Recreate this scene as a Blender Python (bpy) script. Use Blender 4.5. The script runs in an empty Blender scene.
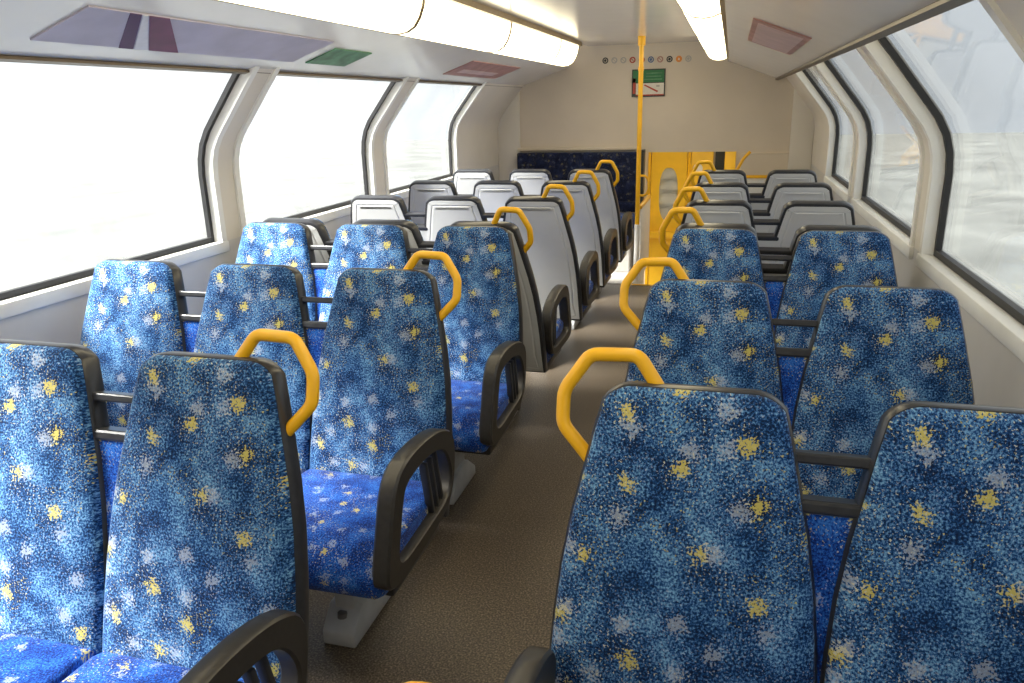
import bpy, bmesh, math, random
from mathutils import Vector, Matrix

# ------------------------------------------------------------------ camera / world / light
scene = bpy.context.scene
C = scene.collection
F_PX, PITCH, YAW, ROLL = 760.0, 0.302, 0.277, -0.025
CAM = Vector((0.754, 0.0, 1.483))
cd = bpy.data.cameras.new('camera'); cam = bpy.data.objects.new('camera', cd); C.objects.link(cam)
cd.sensor_fit = 'HORIZONTAL'; cd.sensor_width = 36.0; cd.lens = 36.0 * F_PX / 1024.0
cd.clip_start = 0.02; cd.clip_end = 300
fwd = Vector((-math.sin(YAW) * math.cos(PITCH), math.cos(YAW) * math.cos(PITCH), -math.sin(PITCH)))
rgt = Vector((math.cos(YAW), math.sin(YAW), 0))
upv = rgt.cross(fwd)
r2 = (rgt * math.cos(ROLL) + upv * math.sin(ROLL)).normalized()
u2 = (upv * math.cos(ROLL) - rgt * math.sin(ROLL)).normalized()
M = Matrix((r2, u2, -fwd)).transposed().to_4x4(); M.translation = CAM
cam.matrix_world = M
scene.camera = cam

world = bpy.data.worlds.new('overcast_sky'); scene.world = world; world.use_nodes = True
bg = world.node_tree.nodes['Background']
bg.inputs[1].default_value = 1.0
_N, _L = world.node_tree.nodes.new, world.node_tree.links.new
_tc = _N('ShaderNodeTexCoord'); _n = _N('ShaderNodeTexNoise'); _n.inputs['Scale'].default_value = 2.2; _n.inputs['Detail'].default_value = 5
_r = _N('ShaderNodeValToRGB'); _r.color_ramp.elements[0].position = .35; _r.color_ramp.elements[1].position = .65
_r.color_ramp.elements[0].color = (.62, .67, .74, 1); _r.color_ramp.elements[1].color = (.96, .98, 1.0, 1)
_L(_tc.outputs['Generated'], _n.inputs['Vector']); _L(_n.outputs['Fac'], _r.inputs['Fac']); _L(_r.outputs['Color'], bg.inputs[0])
sl = bpy.data.lights.new('sun', 'SUN'); sl.energy = 21.0; sl.angle = math.radians(28); sl.color = (1.0, 0.95, 0.88)
sun = bpy.data.objects.new('sun', sl); C.objects.link(sun)
sun.rotation_euler = Vector((0.50, 0.36, -0.70)).to_track_quat('-Z', 'Y').to_euler()
vs = scene.view_settings
vs.view_transform = 'Standard'; vs.look = 'None'; vs.gamma = 1.0; vs.use_curve_mapping = False
vs.exposure = 0.4

# ------------------------------------------------------------------ materials
MATS = {}
def nm(name):
    m = bpy.data.materials.new(name); m.use_nodes = True
    nt = m.node_tree; b = nt.nodes['Principled BSDF']
    MATS[name] = m
    return m, nt, b
def setc(b, col, rough=0.5, metal=0.0, spec=0.5):
    b.inputs['Base Color'].default_value = (*col, 1); b.inputs['Roughness'].default_value = rough
    b.inputs['Metallic'].default_value = metal; b.inputs['Specular IOR Level'].default_value = spec
def grain(nt, b, col, scale=40, amount=0.08, bump=0.0, coord='Object'):
    """slight procedural mottling of a plain colour"""
    tc = nt.nodes.new('ShaderNodeTexCoord'); n = nt.nodes.new('ShaderNodeTexNoise')
    n.inputs['Scale'].default_value = scale; n.inputs['Detail'].default_value = 4
    nt.links.new(tc.outputs[coord], n.inputs['Vector'])
    r = nt.nodes.new('ShaderNodeValToRGB')
    r.color_ramp.elements[0].position = 0.3; r.color_ramp.elements[1].position = 0.7
    r.color_ramp.elements[0].color = (*[c * (1 - amount) for c in col], 1)
    r.color_ramp.elements[1].color = (*[min(1, c * (1 + amount)) for c in col], 1)
    nt.links.new(n.outputs['Fac'], r.inputs['Fac']); nt.links.new(r.outputs['Color'], b.inputs['Base Color'])
    if bump:
        bp = nt.nodes.new('ShaderNodeBump'); bp.inputs['Strength'].default_value = bump; bp.inputs['Distance'].default_value = 0.002
        nt.links.new(n.outputs['Fac'], bp.inputs['Height']); nt.links.new(bp.outputs['Normal'], b.inputs['Normal'])
def plain(name, col, rough=0.5, metal=0.0, scale=30, amount=0.06, bump=0.0, spec=0.5):
    m, nt, b = nm(name); setc(b, col, rough, metal, spec); grain(nt, b, col, scale, amount, bump); return m

plain('dark_plastic', (0.030, 0.031, 0.036), 0.28, scale=60, amount=0.15)
plain('arm_plastic', (0.034, 0.031, 0.028), 0.36, scale=60, amount=0.15)
plain('shell_grey', (0.60, 0.605, 0.61), 0.42, scale=8, amount=0.03)
plain('yellow_rail', (0.88, 0.47, 0.012), 0.32, scale=20, amount=0.05)
plain('yellow_paint', (0.85, 0.50, 0.02), 0.45, scale=6, amount=0.08)
plain('cast_grey', (0.52, 0.53, 0.54), 0.45, scale=25, amount=0.06)
plain('bolt_steel', (0.25, 0.25, 0.26), 0.35, 0.8)
plain('wall_panel', (0.70, 0.66, 0.60), 0.5, scale=4, amount=0.03)
plain('side_panel', (0.60, 0.585, 0.57), 0.5, scale=5, amount=0.04)
plain('end_panel', (0.66, 0.58, 0.48), 0.55, scale=3, amount=0.04)
plain('ceiling_white', (0.80, 0.78, 0.75), 0.16, scale=5, amount=0.02)
plain('frame_white', (0.82, 0.82, 0.80), 0.4, scale=10, amount=0.03)
plain('lip_bronze', (0.085, 0.058, 0.035), 0.35, 0.3)
plain('rubber', (0.018, 0.018, 0.02), 0.5)
plain('landing_vinyl', (0.62, 0.60, 0.57), 0.45, scale=120, amount=0.12)
plain('white_panel', (0.78, 0.75, 0.72), 0.4)
plain('poster_lavender', (0.50, 0.46, 0.56), 0.6, scale=5, amount=0.12)
plain('poster_purple', (0.06, 0.003, 0.075), 0.6)
plain('poster_plum', (0.16, 0.03, 0.09), 0.6, scale=8, amount=0.2)
plain('poster_white', (0.75, 0.74, 0.76), 0.6)
plain('poster_green', (0.10, 0.26, 0.14), 0.6, scale=14, amount=0.4)
plain('poster_rust', (0.42, 0.22, 0.19), 0.6, scale=9, amount=0.18)
plain('poster_pink', (0.60, 0.42, 0.40), 0.6, scale=9, amount=0.1)
plain('sign_green', (0.02, 0.17, 0.06), 0.4)
plain('sign_dark', (0.025, 0.03, 0.03), 0.4)
plain('sign_white', (0.72, 0.68, 0.62), 0.4)
plain('sign_red', (0.42, 0.05, 0.03), 0.4)
plain('sign_orange', (0.72, 0.25, 0.04), 0.4)
plain('sign_blue', (0.10, 0.16, 0.30), 0.4)
plain('sticker_grey', (0.42, 0.40, 0.38), 0.4)
plain('metal_rib', (0.30, 0.22, 0.12), 0.35, 0.2)
plain('ballast', (0.115, 0.12, 0.115), 0.9, scale=.35, amount=0.30)

# speckled vinyl floor
m, nt, b = nm('floor_vinyl'); setc(b, (0.15, 0.12, 0.09), 0.42)
tc = nt.nodes.new('ShaderNodeTexCoord')
n1 = nt.nodes.new('ShaderNodeTexNoise'); n1.inputs['Scale'].default_value = 170; n1.inputs['Detail'].default_value = 3
n2 = nt.nodes.new('ShaderNodeTexNoise'); n2.inputs['Scale'].default_value = 2.5; n2.inputs['Detail'].default_value = 4
r = nt.nodes.new('ShaderNodeValToRGB'); e = r.color_ramp.elements
e[0].position = 0.36; e[0].color = (0.060, 0.046, 0.033, 1); e[1].position = 0.70; e[1].color = (0.30, 0.245, 0.18, 1)
x = e.new(0.52); x.color = (0.125, 0.098, 0.072, 1)
mx = nt.nodes.new('ShaderNodeMix'); mx.data_type = 'RGBA'; mx.blend_type = 'MULTIPLY'; mx.inputs[0].default_value = 0.5
r2_ = nt.nodes.new('ShaderNodeValToRGB'); r2_.color_ramp.elements[0].position = .3; r2_.color_ramp.elements[0].color = (.6, .57, .55, 1); r2_.color_ramp.elements[1].position = .7
for n in (n1, n2): nt.links.new(tc.outputs['Object'], n.inputs['Vector'])
nt.links.new(n1.outputs['Fac'], r.inputs['Fac']); nt.links.new(n2.outputs['Fac'], r2_.inputs['Fac'])
nt.links.new(r.outputs['Color'], mx.inputs[6]); nt.links.new(r2_.outputs['Color'], mx.inputs[7])
nt.links.new(mx.outputs[2], b.inputs['Base Color'])

# moquette: blue speckle with scattered yellow and white blossoms
def fabric(name, dark, mid, light, flower=1.0, cell=10.5):
    m, nt, b = nm(name); setc(b, mid, 0.85, spec=0.2)
    N = nt.nodes.new; L = nt.links.new
    uv = N('ShaderNodeUVMap'); uv.uv_map = 'UVMap'
    def noise(scale, detail=2, rough=.5):
        n = N('ShaderNodeTexNoise'); n.noise_dimensions = '2D'; n.inputs['Scale'].default_value = scale
        n.inputs['Detail'].default_value = detail; n.inputs['Roughness'].default_value = rough
        L(uv.outputs[0], n.inputs['Vector']); return n
    def math_(op, a, bb=None, c=None):
        n = N('ShaderNodeMath'); n.operation = op
        for i, v in enumerate((a, bb, c)):
            if v is None: continue
            if isinstance(v, (int, float)): n.inputs[i].default_value = v
            else: L(v, n.inputs[i])
        return n.outputs[0]
    def mix(f, a, bb):
        n = N('ShaderNodeMix'); n.data_type = 'RGBA'; L(f, n.inputs[0])
        for i, v in ((6, a), (7, bb)):
            if isinstance(v, tuple): n.inputs[i].default_value = (*v, 1)
            else: L(v, n.inputs[i])
        return n.outputs[2]
    fine = noise(230, 3, .7); big = noise(15, 4, .6)
    v = math_('ADD', fine.outputs['Fac'], math_('MULTIPLY', math_('SUBTRACT', big.outputs['Fac'], .5), .55))
    r = N('ShaderNodeValToRGB'); e = r.color_ramp.elements
    e[0].position = 0.36; e[0].color = (*dark, 1); e[1].position = 0.73; e[1].color = (*light, 1)
    x = e.new(0.50); x.color = (*mid, 1); x = e.new(0.61); x.color = (*[(a * .55 + c * .45) for a, c in zip(mid, light)], 1)
    L(v, r.inputs['Fac'])
    col = r.outputs['Color']
    # blossoms
    wob = N('ShaderNodeVectorMath'); wob.operation = 'MULTIPLY_ADD'
    w2 = noise(55, 2)
    L(w2.outputs['Color'], wob.inputs[0]); wob.inputs[1].default_value = (.030, .030, 0); L(uv.outputs[0], wob.inputs[2])
    for k, (cs, thr, lo, hi, c, off) in enumerate(((cell, .022, .0, .46, (0.62, 0.53, 0.13), 0.0), (cell * 1.05, .016, .42, 1.0, (0.55, 0.62, 0.74), 3.7))):
        vo = N('ShaderNodeTexVoronoi'); vo.voronoi_dimensions = '2D'; vo.inputs['Scale'].default_value = cs
        ad = N('ShaderNodeVectorMath'); ad.operation = 'ADD'; ad.inputs[1].default_value = (off, off * .7, 0)
        L(wob.outputs[0], ad.inputs[0]); L(ad.outputs[0], vo.inputs['Vector'])
        sep = N('ShaderNodeSeparateColor'); L(vo.outputs['Color'], sep.inputs[0])
        sel = math_('MULTIPLY', math_('GREATER_THAN', sep.outputs[0], lo), math_('LESS_THAN', sep.outputs[0], hi))
        mr = N('ShaderNodeMapRange'); mr.inputs['From Min'].default_value = .0; mr.inputs['From Max'].default_value = .27 if k else .235
        mr.inputs['To Min'].default_value = 1; mr.inputs['To Max'].default_value = 0
        L(vo.outputs['Distance'], mr.inputs['Value'])
        sp = noise(210, 2, .6)
        msk = math_('GREATER_THAN', math_('ADD', sp.outputs['Fac'], math_('MULTIPLY', mr.outputs[0], .36)), .67)
        msk = math_('MULTIPLY', math_('MULTIPLY', msk, sel), flower * (.45 if k else .85))
        col = mix(msk, col, c)
    L(col, b.inputs['Base Color'])
    bp = N('ShaderNodeBump'); bp.inputs['Strength'].default_value = .25; bp.inputs['Distance'].default_value = .0015
    L(fine.outputs['Fac'], bp.inputs['Height']); L(bp.outputs['Normal'], b.inputs['Normal'])
    b.inputs['Sheen Weight'].default_value = .12; b.inputs['Sheen Roughness'].default_value = .4
    return m
fabric('moquette', (0.003, 0.013, 0.050), (0.006, 0.064, 0.23), (0.20, 0.42, 0.68))
fabric('moquette_seat', (0.002, 0.014, 0.10), (0.004, 0.055, 0.36), (0.04, 0.20, 0.66), flower=.9, cell=15)
fabric('navy_moquette', (0.003, 0.004, 0.014), (0.005, 0.009, 0.036), (0.03, 0.045, 0.12), flower=.25, cell=16)

# lamp diffuser
m = bpy.data.materials.new('lamp_diffuser'); m.use_nodes = True; nt = m.node_tree
nt.nodes.clear(); o = nt.nodes.new('ShaderNodeOutputMaterial'); em = nt.nodes.new('ShaderNodeEmission')
em.inputs[0].default_value = (1.0, 0.87, 0.58, 1); em.inputs[1].default_value = 3.8
nt.links.new(em.outputs[0], o.inputs[0]); MATS['lamp_diffuser'] = m

# dusty window glass: clear + a milky film + reflection
def glass(name, film, tint=(0.95, 0.97, 0.97), filmcol=(0.9, 0.92, 0.95)):
    m = bpy.data.materials.new(name); m.use_nodes = True; nt = m.node_tree; nt.nodes.clear()
    N = nt.nodes.new; L = nt.links.new
    o = N('ShaderNodeOutputMaterial'); tr = N('ShaderNodeBsdfTransparent'); tr.inputs[0].default_value = (*tint, 1)
    tl = N('ShaderNodeBsdfTranslucent'); tl.inputs[0].default_value = (*filmcol, 1)
    gl = N('ShaderNodeBsdfGlossy'); gl.inputs['Roughness'].default_value = .03
    tc = N('ShaderNodeTexCoord'); n = N('ShaderNodeTexNoise'); n.inputs['Scale'].default_value = 1.6; n.inputs['Detail'].default_value = 5
    L(tc.outputs['Object'], n.inputs['Vector'])
    mr = N('ShaderNodeMapRange'); mr.inputs['From Min'].default_value = .3; mr.inputs['From Max'].default_value = .7
    mr.inputs['To Min'].default_value = film * .6; mr.inputs['To Max'].default_value = film * 1.4
    L(n.outputs['Fac'], mr.inputs['Value'])
    m1 = N('ShaderNodeMixShader'); L(mr.outputs[0], m1.inputs[0]); L(tr.outputs[0], m1.inputs[1]); L(tl.outputs[0], m1.inputs[2])
    lw = N('ShaderNodeLayerWeight'); lw.inputs[0].default_value = .5
    pw = N('ShaderNodeMath'); pw.operation = 'POWER'; L(lw.outputs['Facing'], pw.inputs[0]); pw.inputs[1].default_value = 5
    fr = N('ShaderNodeMath'); fr.operation = 'MULTIPLY_ADD'; L(pw.outputs[0], fr.inputs[0]); fr.inputs[1].default_value = .75; fr.inputs[2].default_value = .04
    m2 = N('ShaderNodeMixShader'); L(fr.outputs[0], m2.inputs[0]); L(m1.outputs[0], m2.inputs[1]); L(gl.outputs[0], m2.inputs[2])
    L(m2.outputs[0], o.inputs[0]); MATS[name] = m
glass('dusty_glass', .035)
glass('door_glass', .30)

# ------------------------------------------------------------------ helpers
def link(name, me, mat=None, parent=None, smooth=False):
    o = bpy.data.objects.new(name, me); C.objects.link(o)
    if mat is not None and not me.materials: me.materials.append(MATS[mat])
    if smooth:
        me.polygons.foreach_set('use_smooth', [True] * len(me.polygons))
    if parent is not None: o.parent = parent
    return o
def mesh(name, V, Fc, mat, smooth=False, uv=None, sharp=None):
    me = bpy.data.meshes.new(name); me.from_pydata([tuple(v) for v in V], [], Fc); me.update()
    bm = bmesh.new(); bm.from_mesh(me); bmesh.ops.recalc_face_normals(bm, faces=bm.faces[:])
    if uv is not None:
        lay = bm.loops.layers.uv.new('UVMap')
        bm.verts.index_update()
        for f in bm.faces:
            for l in f.loops: l[lay].uv = uv[l.vert.index]
    bm.to_mesh(me); bm.free()
    me.materials.append(MATS[mat])
    if smooth:
        me.polygons.foreach_set('use_smooth', [True] * len(me.polygons))
        if sharp: me.set_sharp_from_angle(angle=math.radians(sharp))
    return me
def box_mesh(name, x0, x1, y0, y1, z0, z1, mat, bev=0.0, seg=2, uvscale=None):
    bm = bmesh.new(); bmesh.ops.create_cube(bm, size=1)
    for v in bm.verts:
        v.co = Vector(((x0 + x1) / 2 + v.co.x * (x1 - x0), (y0 + y1) / 2 + v.co.y * (y1 - y0), (z0 + z1) / 2 + v.co.z * (z1 - z0)))
    if bev: bmesh.ops.bevel(bm, geom=bm.edges[:], offset=bev, segments=seg, affect='EDGES', profile=.5)
    if uvscale:
        lay = bm.loops.layers.uv.new('UVMap')
        for f in bm.faces:
            for l in f.loops: l[lay].uv = (l.vert.co.x, l.vert.co.z + l.vert.co.y)
    me = bpy.data.meshes.new(name); bm.to_mesh(me); bm.free(); me.materials.append(MATS[mat])
    if bev:
        me.polygons.foreach_set('use_smooth', [True] * len(me.polygons)); me.set_sharp_from_angle(angle=math.radians(35))
    return me
def box(name, x0, x1, y0, y1, z0, z1, mat, parent=None, bev=0.0, kind=None, uvscale=None):
    o = link(name, box_mesh(name, x0, x1, y0, y1, z0, z1, mat, bev, uvscale=uvscale), parent=parent)
    if kind: o['kind'] = kind
    return o
def tube_mesh(name, pts, rad, mat, n=12, cap=True, rounding=0.0, rseg=4):
    P = [Vector(p) for p in pts]
    if rounding:
        Q = [P[0]]
        for i in range(1, len(P) - 1):
            a = (P[i - 1] - P[i]); bb = (P[i + 1] - P[i]); ra = min(rounding, a.length * .48, bb.length * .48)
            s = P[i] + a.normalized() * ra; e_ = P[i] + bb.normalized() * ra
            for k in range(rseg + 1):
                t = k / rseg; Q.append(s * (1 - t) ** 2 + P[i] * 2 * t * (1 - t) + e_ * t * t)
        Q.append(P[-1]); P = Q
    V, Fc = [], []
    T0 = (P[1] - P[0]).normalized(); ref = Vector((0, 1, 0)) if abs(T0.y) < .9 else Vector((1, 0, 0))
    nrm = (ref - T0 * ref.dot(T0)).normalized()
    for i, p in enumerate(P):
        t = (P[min(i + 1, len(P) - 1)] - P[max(i - 1, 0)]).normalized()
        nrm = (nrm - t * nrm.dot(t)).normalized(); bn = t.cross(nrm)
        for k in range(n):
            a = 2 * math.pi * k / n; V.append(p + (nrm * math.cos(a) + bn * math.sin(a)) * rad)
    for i in range(len(P) - 1):
        for k in range(n):
            Fc.append((i * n + k, i * n + (k + 1) % n, (i + 1) * n + (k + 1) % n, (i + 1) * n + k))
    if cap:
        Fc.append(tuple(range(n))); Fc.append(tuple((len(P) - 1) * n + k for k in range(n)))
    return mesh(name, V, Fc, mat, True, sharp=50)
def prism_mesh(name, poly, axis, a0, a1, mat, bev=0.0):
    """extrude a 2D polygon; axis 'x': poly is (y,z); 'y': poly is (x,z); 'z': poly is (x,y)"""
    def P(p, a): return {'x': (a, p[0], p[1]), 'y': (p[0], a, p[1]), 'z': (p[0], p[1], a)}[axis]
    n = len(poly); V = [P(p, a0) for p in poly] + [P(p, a1) for p in poly]
    Fc = [tuple(range(n)), tuple(range(n, 2 * n))] + [(i, (i + 1) % n, n + (i + 1) % n, n + i) for i in range(n)]
    me = mesh(name, V, Fc, mat)
    if bev:
        bm = bmesh.new(); bm.from_mesh(me)
        bmesh.ops.bevel(bm, geom=bm.edges[:], offset=bev, segments=2, affect='EDGES', profile=.5)
        bm.to_mesh(me); bm.free()
        me.polygons.foreach_set('use_smooth', [True] * len(me.polygons)); me.set_sharp_from_angle(angle=math.radians(30))
    return me
def empty(name, loc, rz=0.0):
    o = bpy.data.objects.new(name, None); o.empty_display_size = .1; C.objects.link(o)
    o.location = loc; o.rotation_euler = (0, 0, rz); return o
def tag(o, label, cat, group=None):
    o['label'] = label; o['category'] = cat
    if group: o['group'] = group
    return o
def struct(o): o['kind'] = 'structure'; return o

# ------------------------------------------------------------------ shell of the carriage
XL, XR, YB, YE = -1.40, 1.45, -2.0, 7.28
ZC = 1.97
YS = 6.35            # stair well begins
struct(box('floor', XL, XR, YB, YS, -.06, 0, 'floor_vinyl'))
struct(box('floor_landing', XL, .02, YS, YE, -.06, 0.002, 'landing_vinyl'))
struct(box('floor_ledge', .86, XR, YS, YE, -.06, 0.002, 'landing_vinyl'))
struct(box('ceiling', -.53, .52, YB, YE, ZC, ZC + .03, 'ceiling_white'))
struct(box('roof', XL - .12, XR + .12, YB - .1, 9.2, 2.12, 2.16, 'wall_panel'))  # out of view above the ceiling; put in to block the sun
struct(box('wall_back', XL - .08, XR + .08, YB - .06, YB, -.06, 2.12, 'end_panel'))
struct(box('ground', -90, 90, -90, 90, -2.45, -2.4, 'ballast'))

# window-side wall profile: (distance inward from the wall, height)
ZS, ZT = 0.93, 1.74
PROF = [(0.0, ZS), (0.0, 1.10), (0.0, 1.22), (0.006, 1.28), (0.022, 1.335), (0.05, 1.385), (0.085, 1.43), (0.20, 1.575), (0.335, ZT)]
def offs(d):
    out = []
    for i, (a, z) in enumerate(PROF):
        p, q = PROF[max(i - 1, 0)], PROF[min(i + 1, len(PROF) - 1)]
        tx, tz = q[0] - p[0], q[1] - p[1]; l = math.hypot(tx, tz)
        out.append((a + d * tz / l, z - d * tx / l))
    return out
def swept(name, side, y0, y1, d0, d1, mat, parent=None, i0=0, i1=None):
    """a solid strip that follows the wall profile between two depths"""
    A, B = offs(d0)[i0:i1], offs(d1)[i0:i1]; n = len(A)
    X = (lambda d: XL + d) if side < 0 else (lambda d: XR - d)
    V = []
    for y in (y0, y1):
        V += [(X(a), y, z) for a, z in A] + [(X(a), y, z) for a, z in B]
    Fc = []
    for i in range(n - 1):
        Fc += [(i, i + 1, 2 * n + i + 1, 2 * n + i), (n + i, n + i + 1, 3 * n + i + 1, 3 * n + i),
               (i, i + 1, n + i + 1, n + i), (2 * n + i, 2 * n + i + 1, 3 * n + i + 1, 3 * n + i)]
    Fc += [(0, n, 3 * n, 2 * n), (n - 1, 2 * n - 1, 4 * n - 1, 3 * n - 1)]
    return link(name, mesh(name, V, Fc, mat, True, sharp=40), parent=parent)
WINS = {-1: [(-1.75, -.35), (-.12, 1.44), (1.66, 2.89), (3.07, 4.46), (4.67, 6.03)], 1: [(-1.75, -.35), (-.12, 1.44), (1.69, 3.0), (3.19, 4.66), (4.88, 6.05)]}
wn = 0
for side, nme in ((-1, 'left'), (1, 'right')):
    X = XL if side < 0 else XR; WIN = WINS[side]
    xo = X + side * .09
    w = struct(box('wall_' + nme, min(X, xo), max(X, xo), YB, YE, -.06, ZS, 'side_panel'))
    # raised wainscot rail under the sill
    edges = [YB] + [v for p in WIN for v in p] + [YE]
    for k in range(0, len(edges), 2):
        swept('post', side, edges[k], edges[k + 1], 0.0, -.06, 'wall_panel', w)
    for k, (y0, y1) in enumerate(WIN):
        wn += 1
        e_ = struct(empty('window_%d' % wn, (0, 0, 0)))
        swept('pane', side, y0, y1, -.050, -.056, 'dusty_glass', e_)
        swept('gasket', side, y0 + .003, y0 + .026, -.030, -.05, 'rubber', e_)
        swept('gasket', side, y1 - .026, y1 - .003, -.030, -.05, 'rubber', e_)
        xa, xb = X + side * .030, X + side * .05
        box('gasket', min(xa, xb), max(xa, xb), y0 + .021, y1 - .021, ZS + .002, ZS + .024, 'rubber', e_)
        # light frame moulding round the opening
        swept('window_frame', side, y0 - .03, y0 + .005, .010, -.034, 'frame_white', e_)
        swept('window_frame', side, y1 - .005, y1 + .03, .010, -.034, 'frame_white', e_)
        xa, xb = X - side * .016, X + side * .032
        box('window_sill', min(xa, xb), max(xa, xb), y0 - .035, y1 + .035, ZS - .045, ZS + .003, 'frame_white', e_, bev=.006)

# soffits with their bronze lips
SL = ((-1.17, 1.64), (-.705, 1.80)); SR = ((1.12, 1.64), (.695, 1.80))
for k, ((xa, za), (xb, zb)) in enumerate((SL, SR)):
    sg = -1 if k == 0 else 1
    o = struct(link('ceiling_cove', prism_mesh('ceiling_cove', [(xa, za), (xb, zb), (xb, zb + .03), (xa, za + .03)], 'y', YB, YE, 'ceiling_white')))
    struct(link('trim_%d' % (k + 1), prism_mesh('trim', [(xa + sg * .006, za - .012), (xa - sg * .02, za - .006), (xa - sg * .02, za + .002), (xa + sg * .006, za + .022)], 'y', YB, YE, 'lip_bronze')))

# ------------------------------------------------------------------ ceiling lights
def lamp(side, label):
    x = (lambda v: -v) if side < 0 else (lambda v: v - .01)
    t = tag(empty('ceiling_light', (x(.61), 2.0, 1.80)), label, 'ceiling light', 'long ceiling lights')
    inv = Matrix.Translation((-x(.61), -2.0, -1.80))
    prof = [(.705, 1.80), (.675, 1.788), (.64, 1.784), (.60, 1.79), (.565, 1.81), (.54, 1.845), (.522, 1.89), (.512, 1.95)]
    ys = [-.93, .47, 1.87, 3.25, 4.62, 6.03, 6.74]
    def strip(y0, y1, grow):
        cx, cz = .62, 1.9
        P = [(cx + (a - cx) * (1 + grow), cz + (z - cz) * (1 + grow)) for a, z in prof]
        n = len(P); V = []
        for y in (y0, y1): V += [(x(a), y, z) for a, z in P] + [(x(.70), y, 1.96)]
        n += 1
        Fc = [(i, (i + 1) % n, n + (i + 1) % n, n + i) for i in range(n)] + [tuple(range(n)), tuple(range(n, 2 * n))]
        return [inv @ Vector(v) for v in V], Fc
    for a, c in zip(ys[:-1], ys[1:]):
        V, Fc = strip(a + .009, c - .009, 0); link('diffuser', mesh('diffuser', V, Fc, 'lamp_diffuser', True, sharp=50), parent=t)
    for y in ys:
        V, Fc = strip(y - .014, y + .014, .02); link('rib', mesh('rib', V, Fc, 'metal_rib', True, sharp=50), parent=t)
    for xx, zz in ((.500, 1.945), (.716, 1.80)):
        V = [inv @ Vector(v) for v in [(x(xx - .012), -.95, zz - .006), (x(xx + .012), -.95, zz - .006), (x(xx + .012), -.95, zz + .03), (x(xx - .012), -.95, zz + .03),
             (x(xx - .012), 6.76, zz - .006), (x(xx + .012), 6.76, zz - .006), (x(xx + .012), 6.76, zz + .03), (x(xx - .012), 6.76, zz + .03)]]
        link('side_rail', mesh('side_rail', V, [(0, 1, 2, 3), (4, 5, 6, 7), (0, 1, 5, 4), (1, 2, 6, 5), (2, 3, 7, 6), (3, 0, 4, 7)], 'metal_rib'), parent=t)
    return t
lamp(-1, 'long warm-white ceiling light above the three-seat benches')
lamp(1, 'long warm-white ceiling light above the two-seat benches')

# ------------------------------------------------------------------ benches
LEAN = math.radians(15.5); BT = .62; BZ = .405
def back_pt(u, w, v):
    """u across, w depth behind the pad front, v up along the back"""
    d = v - BT
    return Vector((u, math.sin(LEAN) * d + math.cos(LEAN) * w, BZ + BT * 1.0 - (BT - v) * math.cos(LEAN) - math.sin(LEAN) * w))
def outline(off, vbot, n_arc=7):
    """half widths of one backrest, wide at the hips and rounded at the shoulders"""
    side = [(-.40, .222), (0.0, .222), (.10, .221), (.20, .216), (.30, .207), (.39, .193), (.47, .176), (.545, .160)]
    pts = []
    r = .062
    prof = [(max(v, vbot), h) for v, h in side if v >= vbot - .001 or v == -.40]
    prof[0] = (vbot, .222)
    prof = [prof[0]] + [p for p in prof[1:] if p[0] > vbot + .01]
    right = [(h, v) for v, h in prof]
    cx, cy = .160 - r, BT - r
    for k in range(1, n_arc + 1):
        a = math.radians(28) + (math.pi / 2 - math.radians(28)) * k / n_arc
        right.append((cx + r * math.cos(a), cy + r * math.sin(a)))
    full = right + [(-a, bb) for a, bb in reversed(right)]
    # offset along normals
    n = len(full); out = []
    for i in range(n):
        p, q = full[i - 1], full[(i + 1) % n]
        tx, ty = q[0] - p[0], q[1] - p[1]; l = math.hypot(tx, ty)
        nx, ny = ty / l, -tx / l
        if i == 0: nx, ny = .7, -.7
        if i == n - 1: nx, ny = -.7, -.7
        out.append((full[i][0] + nx * off, full[i][1] + ny * off))
    return out
def ring_loft(name, rings, mat, uv=True, smooth=True, sharp=40, cap0=False, cap1=True):
    V, UV, Fc = [], [], []
    n = len(rings[0])
    for R in rings:
        for (u, w, v) in R: V.append(back_pt(u, w, v)); UV.append((u, v))
    for k in range(len(rings) - 1):
        for i in range(n):
            Fc.append((k * n + i, k * n + (i + 1) % n, (k + 1) * n + (i + 1) % n, (k + 1) * n + i))
    def cap(base):
        m_ = n // 2
        for i in range(m_ - 1): Fc.append((base + i, base + i + 1, base + n - 2 - i, base + n - 1 - i))
    if cap0: cap(0)
    if cap1: cap((len(rings) - 1) * n)
    return mesh(name, V, Fc, mat, smooth, UV if uv else None, sharp)
def at_w(ol, w): return [(u, w, v) for u, v in ol]
def scaled(ol, s, w, vc=.32): return [(u * s, w, vc + (v - vc) * s) for u, v in ol]
VB = -.10
pad_ol = lambda o_: outline(o_, -.03)
def bulge(R, amt):
    return [(u, w - amt * max(0, 1 - ((v - .18) / .30) ** 2) * max(0, 1 - (u / .2) ** 2), v) for u, w, v in R]
M_PAD = ring_loft('backrest', [at_w(pad_ol(-.002), .034), at_w(pad_ol(0), .018), at_w(pad_ol(-.004), .008), at_w(pad_ol(-.014), .001)]
                  + [bulge(scaled(pad_ol(-.014), s, -.004 * (1 - s)), .016) for s in (.8, .55, .3, .1)], 'moquette', cap0=True, sharp=60)
fr = lambda o_: outline(o_, VB)
M_TRIM = ring_loft('edge_trim', [at_w(fr(-.02), .026), at_w(fr(.001), .022), at_w(fr(.005), .029), at_w(fr(.006), .058), at_w(fr(.002), .067), at_w(fr(-.009), .070), at_w(fr(-.018), .064)],
                   'dark_plastic', uv=False, cap0=True, cap1=True)
M_SHELL = ring_loft('back_shell', [at_w(fr(-.009), .062), at_w(fr(-.010), .071), at_w(fr(-.032), .073), at_w(fr(-.035), .0708), at_w(fr(-.039), .0708), at_w(fr(-.044), .0745), at_w(fr(-.06), .0755)],
                    'shell_grey', uv=False, cap0=False, cap1=True, sharp=25)
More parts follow.
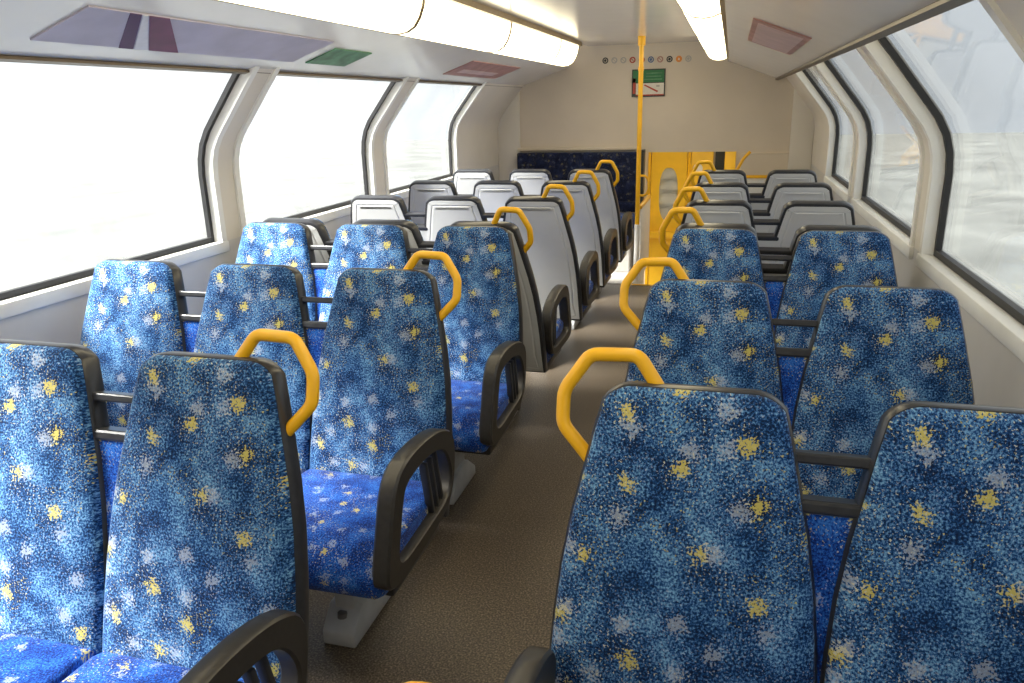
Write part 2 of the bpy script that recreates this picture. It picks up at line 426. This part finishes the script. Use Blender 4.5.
def slab(name, u0, u1, w0, w1, v0, v1, mat, uv=False, bev=.003):
    """box in backrest coordinates"""
    bm = bmesh.new(); bmesh.ops.create_cube(bm, size=1)
    for q in bm.verts: q.co = Vector(((u0 + u1) / 2 + q.co.x * (u1 - u0), (w0 + w1) / 2 + q.co.y * (w1 - w0), (v0 + v1) / 2 + q.co.z * (v1 - v0)))
    if bev: bmesh.ops.bevel(bm, geom=bm.edges[:], offset=bev, segments=2, affect='EDGES', profile=.5)
    if uv:
        lay = bm.loops.layers.uv.new('UVMap')
        for f in bm.faces:
            for l in f.loops: l[lay].uv = (l.vert.co.x + 1.3, l.vert.co.z)
    for q in bm.verts: q.co = back_pt(q.co.x, q.co.y, q.co.z)
    me = bpy.data.meshes.new(name); bm.to_mesh(me); bm.free(); me.materials.append(MATS[mat])
    return me
SP = .45
M_GAP = slab('gap_cushion', -.055, .055, .030, .06, -.03, .435, 'moquette_seat', True)
M_GAPSHELL = slab('gap_shell', -.055, .055, .052, .071, VB, .437, 'shell_grey')
M_GAPBAR = slab('lower_bar', -.066, .066, .022, .073, .432, .455, 'dark_plastic', bev=.006)
M_LINK = slab('link_bar', -.085, .085, .030, .068, .512, .530, 'dark_plastic', bev=.004)

# seat cushion, swept front to back
def cushion_mesh():
    prof = [(-.15, .33), (-.15, .425), (-.18, .436), (-.26, .440), (-.40, .449), (-.50, .455), (-.555, .450), (-.592, .432), (-.612, .405), (-.612, .37), (-.600, .338), (-.57, .325), (-.30, .325)]
    hw = .2225
    stations = [(-hw, .016), (-hw + .006, .005), (-hw + .018, 0.0), (hw - .018, 0.0), (hw - .006, .005), (hw, .016)]
    cy, cz = -.36, .385
    n = len(prof); V, UV, Fc = [], [], []
    L = [0]
    for i in range(1, n): L.append(L[-1] + math.hypot(prof[i][0] - prof[i - 1][0], prof[i][1] - prof[i - 1][1]))
    for (x, ins) in stations:
        for i, (y, z) in enumerate(prof):
            V.append((x, y + (ins if y < cy else -ins), z + (ins if z < cz else -ins))); UV.append((x, 2.3 + L[i]))
    for k in range(len(stations) - 1):
        for i in range(n): Fc.append((k * n + i, k * n + (i + 1) % n, (k + 1) * n + (i + 1) % n, (k + 1) * n + i))
    for k in (0, len(stations) - 1):
        b_ = len(V)
        for i in range(n): V.append(V[k * n + i]); UV.append((4.1 + V[k * n + i][1], V[k * n + i][2]))
        Fc.append(tuple(range(b_, b_ + n)))
    return mesh('seat_cushion', V, Fc, 'moquette_seat', True, UV, 55)
M_CUSH = cushion_mesh()

def smooth_loop(pts, it=2):
    for _ in range(it):
        out = []
        for i in range(len(pts)):
            p, q = pts[i], pts[(i + 1) % len(pts)]
            out += [(p[0] * .75 + q[0] * .25, p[1] * .75 + q[1] * .25), (p[0] * .25 + q[0] * .75, p[1] * .25 + q[1] * .75)]
        pts = out
    return pts
ARM_OUT = [(-.115, .575), (-.21, .630), (-.36, .655), (-.49, .648), (-.545, .605), (-.582, .50), (-.612, .42), (-.615, .375), (-.56, .352), (-.36, .358), (-.19, .372), (-.13, .45)]
ARM_IN = [(-.185, .540), (-.24, .580), (-.36, .600), (-.465, .592), (-.495, .56), (-.525, .475), (-.540, .43), (-.530, .405), (-.48, .395), (-.34, .400), (-.20, .405), (-.155, .46)]
def arm_mesh(x0, x1):
    A, B = smooth_loop(ARM_OUT), smooth_loop(ARM_IN); n = len(A)
    cyc = [(A, x0, 0), (A, x0, 1), (A, x1, 1), (A, x1, 0), (B, x1, 0), (B, x1, 1), (B, x0, 1), (B, x0, 0)]
    def sh(loop, s):
        cy, cz = -.36, .49
        return [(cy + (y - cy) * s, cz + (z - cz) * s) for y, z in loop]
    b_ = .006
    s_ = 1 if x1 > x0 else -1
    rings = [(sh(A, .975), x0), (A, x0 + s_ * b_), (A, x1 - s_ * b_), (sh(A, .975), x1), (sh(B, 1.03), x1), (B, x1 - s_ * b_), (B, x0 + s_ * b_), (sh(B, 1.03), x0)]
    V, Fc = [], []
    for R, xx in rings: V += [(xx, y, z) for y, z in R]
    m_ = len(rings)
    for k in range(m_):
        for i in range(n): Fc.append((k * n + i, k * n + (i + 1) % n, ((k + 1) % m_) * n + (i + 1) % n, ((k + 1) % m_) * n + i))
    return mesh('armrest', V, Fc, 'arm_plastic', True, sharp=35)
def strut_mesh(k, x0, x1):
    y0 = -.20 - .035 * k; P = [(y0, .40), (y0 - .014, .40), (y0 - .05, .57), (y0 - .036, .57)]
    return prism_mesh('strut', P, 'x', min(x0, x1), max(x0, x1), 'dark_plastic', .002)
HANDLE = [(.046, 1.005), (.096, 1.075), (.180, 1.072), (.224, 1.008), (.224, .950), (.172, .895)]
PARTS = {}
def parts(s, away=False):
    """side dependent parts, s = +1 when the aisle lies on the local +x side"""
    if (s, away) in PARTS: return PARTS[s, away]
    def hp(x, z):
        v = (z - BZ - BT) / math.cos(LEAN) + BT
        return back_pt(s * (x * .91 if away else x), .045, v + (.014 if away and z > 1.02 else 0))
    H = tube_mesh('grab_handle', [hp(*p) for p in HANDLE], .0125, 'yellow_rail', 14, True, .015)
    A = arm_mesh(-s * .012, s * .034)
    S = [strut_mesh(k, s * .0, s * .022) for k in range(3)]
    PARTS[s, away] = (H, A, S)
    return PARTS[s, away]
# pedestal: tapered column on a sloping cast foot
M_COL = prism_mesh('column', [(-.19, .02), (-.36, .02), (-.34, .33), (-.22, .33)], 'x', -.032, .032, 'cast_grey', .008)
M_FOOT = prism_mesh('foot', [(-.405, 0.0), (-.405, .045), (-.39, .060), (-.345, .105), (-.21, .105), (-.145, .055), (-.125, .040), (-.125, 0.0)], 'x', -.052, .052, 'cast_grey', .008)
bm = bmesh.new(); bmesh.ops.create_cone(bm, cap_ends=True, segments=10, radius1=.016, radius2=.014, depth=.014, matrix=Matrix.Translation((0, -.368, .084)))
M_BOLT = bpy.data.meshes.new('bolt'); bm.to_mesh(M_BOLT); bm.free(); M_BOLT.materials.append(MATS['bolt_steel'])
FRAME = {}
def frame_mesh(n):
    if n not in FRAME:
        FRAME[n] = box_mesh('seat_frame', -n * SP / 2 + .01, n * SP / 2 - .01, -.52, -.19, .288, .330, 'dark_plastic', .008)
    return FRAME[n]

def bench(n, cx, y, away, left, label, handle=True):
    t = tag(empty('train_bench', (cx, y, 0), math.pi if away else 0), label, 'bench',
            ('three' if n == 3 else 'two') + '-seat benches ' + ('showing their grey backs' if away else 'showing their blue seats'))
    s = (1 if left else -1) * (-1 if away else 1)
    H, A, S = parts(s, away)
    half = n * SP / 2
    for k in range(n):
        u = (k - (n - 1) / 2) * SP
        bk = link('backrest', M_PAD, parent=t); bk.location.x = u
        link('edge_trim', M_TRIM, parent=bk); link('back_shell', M_SHELL, parent=bk)
        cu = link('seat_cushion', M_CUSH, parent=t); cu.location.x = u
        if k < n - 1:
            g = link('gap_cushion', M_GAP, parent=t); g.location.x = u + SP / 2
            link('gap_shell', M_GAPSHELL, parent=g)
            for nm_, mm in (('lower_bar', M_GAPBAR), ('link_bar', M_LINK)):
                q = link(nm_, mm, parent=t); q.location.x = u + SP / 2
    if handle:
        h = link('grab_handle', H, parent=t); h.location.x = s * (half - SP / 2)
    a = link('armrest', A, parent=t); a.location.x = s * (half - .008)
    for q in S: link('strut', q, parent=a)
    link('seat_frame', frame_mesh(n), parent=t)
    p = link('pedestal_column', M_COL, parent=t); p.location.x = s * (half - .255)
    f = link('pedestal_foot', M_FOOT, parent=t); f.location.x = s * (half - .255)
    link('bolt', M_BOLT, parent=f)
    return t
LX, RX = -.67, .944
SP_L = SP
three, two = 'blue three-seat train bench', 'blue two-seat train bench'
gthree, gtwo = 'grey-backed three-seat train bench', 'grey-backed two-seat train bench'
bench(3, LX, 1.19, False, True, three + ' with yellow handle, second row in front of the back-to-back pair')
bench(3, LX, 2.03, False, True, three + ' with yellow handle, next row in front of the back-to-back pair')
bench(3, LX, 2.87, False, True, three + ' without handle, back to back with a grey-backed bench', handle=False)
bench(3, LX, 3.055, True, True, gthree + ' with yellow handle, back to back with a blue bench')
bench(3, LX, 3.95, True, True, gthree + ', next row beyond the back-to-back pair')
bench(3, LX, 4.79, True, True, gthree + ', middle of the rows beyond the back-to-back pair')
bench(3, LX, 5.65, True, True, gthree + ', closest row to the navy end bench')
bench(2, RX, .368, False, False, two + ' of which only the yellow handle tip shows')
bench(2, RX, 1.205, False, False, two + ' with yellow handle, second row in front of the back-to-back pair')
bench(2, RX, 2.03, False, False, two + ' with yellow handle, next row in front of the back-to-back pair')
bench(2, RX, 2.92, False, False, two + ' without handle, back to back with a grey-backed bench', handle=False)
bench(2, RX, 3.105, True, False, gtwo + ' with yellow handle, back to back with a blue bench')
bench(2, RX, 3.86, True, False, gtwo + ', next row beyond the back-to-back pair')
bench(2, RX, 4.70, True, False, gtwo + ', middle of the rows beyond the back-to-back pair')
bench(2, RX, 5.56, True, False, gtwo + ', closest row to the stairwell')

# ------------------------------------------------------------------ far end: bulkhead, navy bench, stairwell, vestibule
ZO = 1.035
we = struct(box('wall_end', XL, XR, YE, YE + .08, ZO, 2.10, 'end_panel'))
box('lower_panel', XL, -.03, YE, YE + .08, -1.0, ZO, 'end_panel', we)
box('lower_panel', .86, XR, YE, YE + .08, -1.0, ZO - .02, 'end_panel', we)
box('pilaster', XL, -1.18, YE - .025, YE, 0, 1.70, 'wall_panel', we, bev=.008)
box('pilaster', 1.26, XR, YE - .025, YE, 0, 1.70, 'wall_panel', we, bev=.008)
box('ledge', -1.20, -.03, YE - .05, YE, 1.058, 1.085, 'end_panel', we, bev=.006)

nb = tag(empty('end_bench', (-.62, 7.10, 0)), 'dark navy end bench with tall back panel against the bulkhead', 'bench')
box('back_panel', -.57, .575, .06, .125, .58, 1.045, 'navy_moquette', nb, bev=.015, uvscale=True)
box('back_panel', -.57, .575, .045, .11, .50, .60, 'navy_moquette', nb, bev=.012, uvscale=True)
for k in range(3): box('seat_cushion', -.57 + k * .382, -.19 + k * .382, -.36, .05, .36, .50, 'moquette_seat', nb, bev=.03, uvscale=True)
box('seat_base', -.55, .555, -.28, .12, 0.003, .37, 'white_panel', nb, bev=.01)

# stairs down to the vestibule
st = struct(empty('stairs', (.44, YS, 0)))
for k in range(5):
    z = -.2 * (k + 1); y0 = k * .25
    box('tread', -.42, .42, y0, y0 + .25, z - .2, z, 'landing_vinyl', st)
    box('nosing', -.42, .42, y0 + .225, y0 + .252, z - .03, z + .004, 'yellow_paint', st)
box('top_nosing', -.42, .42, -.03, .004, -.03, .004, 'yellow_paint', st)
box('side_panel', -.44, -.42, 0, 1.0, -1.0, 0.0, 'white_panel', st)
box('side_panel', .42, .44, 0, 1.0, -1.0, 0.0, 'white_panel', st)
YV = 9.0
struct(box('vestibule_floor', XL, XR, YS + 1.2, YV + .1, -1.06, -1.0, 'landing_vinyl'))
struct(box('vestibule_ceiling', XL, XR, YE + .08, YV + .1, 1.30, 1.35, 'ceiling_white'))
for sd_, nme, dn in ((-1, 'left', 2), (1, 'right', 3)):
    xx = XL if sd_ < 0 else XR; xa, xb = min(xx, xx + sd_ * .06), max(xx, xx + sd_ * .06)
    wq = struct(box('wall_vestibule_' + nme, xa, xb, YE + .08, 7.62, -1.0, 1.30, 'end_panel'))
    box('side_post', xa, xb, 8.82, YV, -1.0, 1.30, 'end_panel', wq); box('header', xa, xb, 7.62, 8.82, 1.0, 1.30, 'end_panel', wq)
    dq = struct(empty('door_%d' % dn, (xx, 8.22, -1.0)))
    for c in (-.3, .3):
        sgn = sd_ * .02; p0, p1 = sorted((sgn, sgn * 2))
        box('door_leaf', p0, p1, c - .3, c + .3, 0, .85, 'yellow_paint', dq); box('door_stile', p0, p1, c - .3, c - .24, .85, 2.0, 'yellow_paint', dq)
        box('door_stile', p0, p1, c + .24, c + .3, .85, 2.0, 'yellow_paint', dq)
        box('pane', (p0 + p1) / 2 - .003, (p0 + p1) / 2 + .003, c - .24, c + .24, .85, 2.0, 'dusty_glass', dq)
wv = struct(box('wall_vestibule', XL, XR, YV, YV + .1, -1.0, 1.30, 'end_panel'))
dl = tag(empty('vestibule_fill_light', (.45, 8.0, 1.285)), 'flat unseen fill lamp added to brighten the stairwell vestibule', 'ceiling light')  # unseen fill lamp, added to brighten the vestibule and its yellow door
box('fill_lamp_housing', -.62, .62, -.26, .26, -.012, .012, 'metal_rib', dl); box('diffuser', -.6, .6, -.24, .24, -.03, -.010, 'lamp_diffuser', dl)

# yellow door with a tall oval pane
d1 = struct(empty('door_1', (.11, YV, -1.0)))
def oval(w, h, n=28, p=2.6):
    return [(w * math.copysign(abs(math.cos(a)) ** (2 / p), math.cos(a)), h * math.copysign(abs(math.sin(a)) ** (2 / p), math.sin(a))) for a in (2 * math.pi * (k + .5) / n for k in range(n))]
def leaf_mesh(w0, w1, z0, z1, ov, oz, y0, y1):
    n = len(ov); V, Fc = [], []
    outer = []
    for (a, c) in ov:  # project the oval onto the rectangle
        sx = (w1 if a > 0 else -w0) / abs(a) if abs(a) > 1e-6 else 1e9
        zz = (z1 - oz) if c > 0 else (oz - z0)
        sz = zz / abs(c) if abs(c) > 1e-6 else 1e9
        s_ = min(sx, sz); outer.append((a * s_, c * s_))
    for y in (y0, y1):
        V += [(a, y, oz + c) for a, c in ov] + [(a, y, oz + c) for a, c in outer]
    for i in range(n):
        j = (i + 1) % n
        Fc += [(i, j, n + j, n + i), (2 * n + i, 2 * n + j, 3 * n + j, 3 * n + i), (i, j, 2 * n + j, 2 * n + i), (n + i, n + j, 3 * n + j, 3 * n + i)]
    return mesh('door_leaf', V, Fc, 'yellow_paint')
OV = oval(.105, .30)
link('door_leaf', leaf_mesh(-.20, .20, 0.02, 2.0, OV, 1.46, -.05, -.015), parent=d1)
link('pane', prism_mesh('pane', [(a, c + 1.46) for a, c in oval(.108, .303)], 'y', -.036, -.030, 'door_glass'), parent=d1)
link('pane_backing', prism_mesh('pane_backing', [(a, c + 1.46) for a, c in oval(.108, .303)], 'y', -.014, -.008, 'white_panel'), parent=d1)
for zz in (1.30, 1.47, 1.60): box('pane_bar', -.1, .1, -.026, -.018, zz, zz + .035, 'sticker_grey', d1)
box('door_frame', -.235, -.205, -.06, 0, 0, 2.04, 'yellow_rail', d1); box('door_frame', .205, .235, -.06, 0, 0, 2.04, 'yellow_rail', d1)
box('threshold', -.24, .62, -.10, 0, .96, 1.04, 'yellow_paint', d1, bev=.01)
yp = tag(empty('equipment_cabinet', (.46, YV - .004, -1.0)), 'yellow equipment cabinet front with a white round sticker beside the oval-window door', 'cabinet')
box('panel_board', -.11, .13, -.05, 0, 0.0, 2.0, 'yellow_paint', yp, bev=.006)
box('rib', -.115, -.10, -.065, -.045, 0.3, 1.80, 'yellow_rail', yp); box('rib', .0, .012, -.06, -.045, 0.3, 1.60, 'yellow_rail', yp)
link('sticker', prism_mesh('sticker', [(-.035 + a, 1.745 + c) for a, c in oval(.055, .06, 20, 2)], 'y', -.056, -.052, 'sign_white'), parent=yp)
box('painted_gap_shade', .15, .26, -.03, 0, 1.0, 2.0, 'sign_dark', yp)  # solid dark slab; its colour stands in for shade in the gap
tag(box('yellow_post', .71, .83, YV - .14, YV - .06, -1.0, 1.05, 'yellow_paint', bev=.02), 'thick yellow post beyond the two-seat benches', 'post')

# stanchion pole with a loop handle, standing on a pale post
po = tag(empty('stanchion_pole', (.045, 6.42, 0)), 'yellow floor-to-ceiling pole at the head of the stairs', 'pole')
link('pole', tube_mesh('pole', [(0, 0, .48), (0, 0, ZC)], .019, 'yellow_rail', 14), parent=po)
link('collar', tube_mesh('collar', [(0, 0, 1.90), (0, 0, 1.97)], .030, 'yellow_rail', 14), parent=po)
link('collar', tube_mesh('collar', [(0, 0, 1.715), (0, 0, 1.745)], .023, 'yellow_rail', 14), parent=po)
link('loop_handle', tube_mesh('loop_handle', [(.01, 0, .90), (.06, 0, .90), (.085, 0, .86), (.085, 0, .78), (.06, 0, .74), (.01, 0, .74)], .010, 'yellow_rail', 10, True, .02), parent=po)
link('base_post', tube_mesh('base_post', [(0, 0, 0), (0, 0, .50)], .022, 'white_panel', 14), parent=po)
sp = tag(empty('stair_screen', (.06, 6.85, 0)), 'pale waist-high screen beside the stairwell and navy bench', 'partition')
box('screen_panel', -.012, .012, -.38, .38, 0.003, .62, 'white_panel', sp, bev=.004)
box('edge_strip', -.080, -.050, .30, .42, .003, 1.06, 'sign_dark', sp)
box('top_rail', -.016, .016, -.39, .39, .62, .65, 'yellow_rail', sp, bev=.006)
hr = tag(empty('stair_rail', (.90, 7.0, 0)), 'short yellow handrail on a grey ledge by the bulkhead', 'handrail')
link('rail', tube_mesh('rail', [(.22, 0, .84), (-.10, 0, .84), (-.02, 0, 1.0), (.03, 0, 1.05)], .014, 'yellow_rail', 10, True, .02), parent=hr)
box('ledge_block', -.06, .34, -.1, .22, 0.003, .82, 'shell_grey', hr, bev=.01)

# wall sign and pictogram stickers on the bulkhead
sg = tag(empty('safety_sign', (.02, YE, 1.64)), 'green and white safety notice on the bulkhead', 'sign')
box('board', -.148, .148, -.012, 0, -.118, .118, 'sign_dark', sg)
box('green_field', -.138, .138, -.015, -.012, .005, .108, 'sign_green', sg)
box('white_field', -.110, .138, -.015, -.012, -.108, -.002, 'sign_white', sg)
box('side_strip', -.138, -.113, -.015, -.012, -.09, .04, 'sign_red', sg)
for k, (z, a, c) in enumerate(((.082, -.02, .12), (.055, -.02, .11), (.030, -.05, .12))): box('text_line', a, c, -.017, -.015, z - .004, z + .004, 'poster_green', sg)
link('red_stroke', prism_mesh('red_stroke', [(-.04, -.02), (-.03, -.012), (.09, -.070), (.08, -.082)], 'y', -.017, -.015, 'sign_red'), parent=sg)
box('text_line', .07, .10, -.017, -.015, -.035, -.02, 'sticker_grey', sg)
box('lower_edge', -.11, .138, -.017, -.015, -.108, -.098, 'sign_red', sg)
ICON = [('black', 'sign_dark'), ('pale grey', 'sticker_grey'), ('slate grey', 'sticker_grey'), ('dull red', 'sign_red'), ('brick red', 'sign_red'), ('dark blue', 'sign_blue'),
        ('faded red', 'poster_rust'), ('charcoal', 'sign_dark'), ('solid orange', 'sign_orange'), ('ring-shaped grey', 'sticker_grey')]
for k, (cn, mt) in enumerate(ICON):
    x = -.372 + .0815 * k
    t = tag(empty('pictogram_sticker', (x, YE, 1.843 - .0012 * k)), 'small round %s pictogram sticker in the row above the safety notice' % cn, 'sticker', 'pictograms on the bulkhead')
    r_ = .027
    n = 20
    V, Fc = [], []
    ri = .0 if cn == 'solid orange' else .017
    if ri:
        for y in (0, -.003):
            for rr in (ri, r_): V += [(rr * math.cos(2 * math.pi * i / n), y, rr * math.sin(2 * math.pi * i / n)) for i in range(n)]
        for i in range(n):
            j = (i + 1) % n
            Fc += [(i, j, n + j, n + i), (2 * n + i, 2 * n + j, 3 * n + j, 3 * n + i), (i, j, 2 * n + j, 2 * n + i), (n + i, n + j, 3 * n + j, 3 * n + i)]
        link('ring', mesh('ring', V, Fc, mt), parent=t)
        if cn in ('black', 'dark blue', 'charcoal', 'ring-shaped grey'):
            link('symbol', prism_mesh('symbol', [(-.014, -.003), (.0, -.014), (.010, -.004), (.010, .010), (-.006, .012)], 'y', -.004, -.001, mt), parent=t)
        else:
            link('bar', prism_mesh('bar', [(-.014, .010), (-.010, .014), (.014, -.010), (.010, -.014)], 'y', -.004, -.001, mt), parent=t)
    else:
        link('disc', prism_mesh('disc', [(r_ * math.cos(2 * math.pi * i / n), r_ * math.sin(2 * math.pi * i / n)) for i in range(n)], 'y', -.004, 0, mt), parent=t)
        link('symbol', prism_mesh('symbol', [(-.008, -.003), (.0, -.012), (.008, -.003), (.0, .012)], 'y', -.005, -.004, 'sign_white'), parent=t)

# advertising posters on the coves
def cove_pt(side, x, y, lift):
    (xa, za), (xb, zb) = SL if side < 0 else SR
    t = (x - xa) / (xb - xa); z = za + (zb - za) * t
    n = Vector((-(zb - za), 0, (xb - xa))).normalized()
    if n.z > 0: n = -n
    return Vector((x, y, z)) + n * lift
def cove_quad(name, side, quad, l0, l1, mat, parent=None, origin=Vector((0, 0, 0))):
    V = [cove_pt(side, x, y, l0) - origin for x, y in quad] + [cove_pt(side, x, y, l1) - origin for x, y in quad]
    return link(name, mesh(name, V, [(0, 1, 2, 3), (4, 5, 6, 7), (0, 1, 5, 4), (1, 2, 6, 5), (2, 3, 7, 6), (3, 0, 4, 7)], mat), parent=parent)
def poster(side, x0, x1, y0, y1, mat, label, extra=()):
    org = cove_pt(side, (x0 + x1) / 2, (y0 + y1) / 2, 0)
    t = tag(empty('advert_panel', org), label, 'poster', 'adverts on the ceiling coves')
    cove_quad('board', side, [(x0, y0), (x1, y0), (x1, y1), (x0, y1)], 0.0005, .005, mat, t, org)
    for nm_, q, mm in extra: cove_quad(nm_, side, q, .005, .0065, mm, t, org)
poster(-1, -1.05, -.845, 1.745, 3.05, 'poster_lavender', 'long pale lavender advert with dark purple bands on the cove',
       [('purple_band', [(-1.05, 2.06), (-.845, 1.89), (-.845, 1.935), (-1.05, 2.12)], 'poster_purple'),
        ('white_gap', [(-1.05, 2.125), (-.845, 1.94), (-.845, 1.96), (-1.05, 2.185)], 'poster_white'),
        ('plum_band', [(-1.05, 2.19), (-.845, 1.965), (-.845, 2.05), (-1.05, 2.33)], 'poster_plum')])
poster(-1, -1.05, -.90, 3.16, 3.52, 'poster_green', 'small dark green advert next to the lavender one on the cove')
poster(-1, -1.045, -.835, 4.86, 6.02, 'poster_rust', 'rust-red advert on the cove over the three-seat benches',
       [('pale_band', [(-1.0, 5.0), (-.95, 5.0), (-.95, 5.8), (-1.0, 5.8)], 'poster_pink')])
poster(1, .81, 1.01, 3.03, 4.10, 'poster_rust', 'reddish advert on the cove over the two-seat benches',
       [('pale_field', [(.83, 3.10), (.99, 3.10), (.99, 4.03), (.83, 4.03)], 'poster_pink'),])
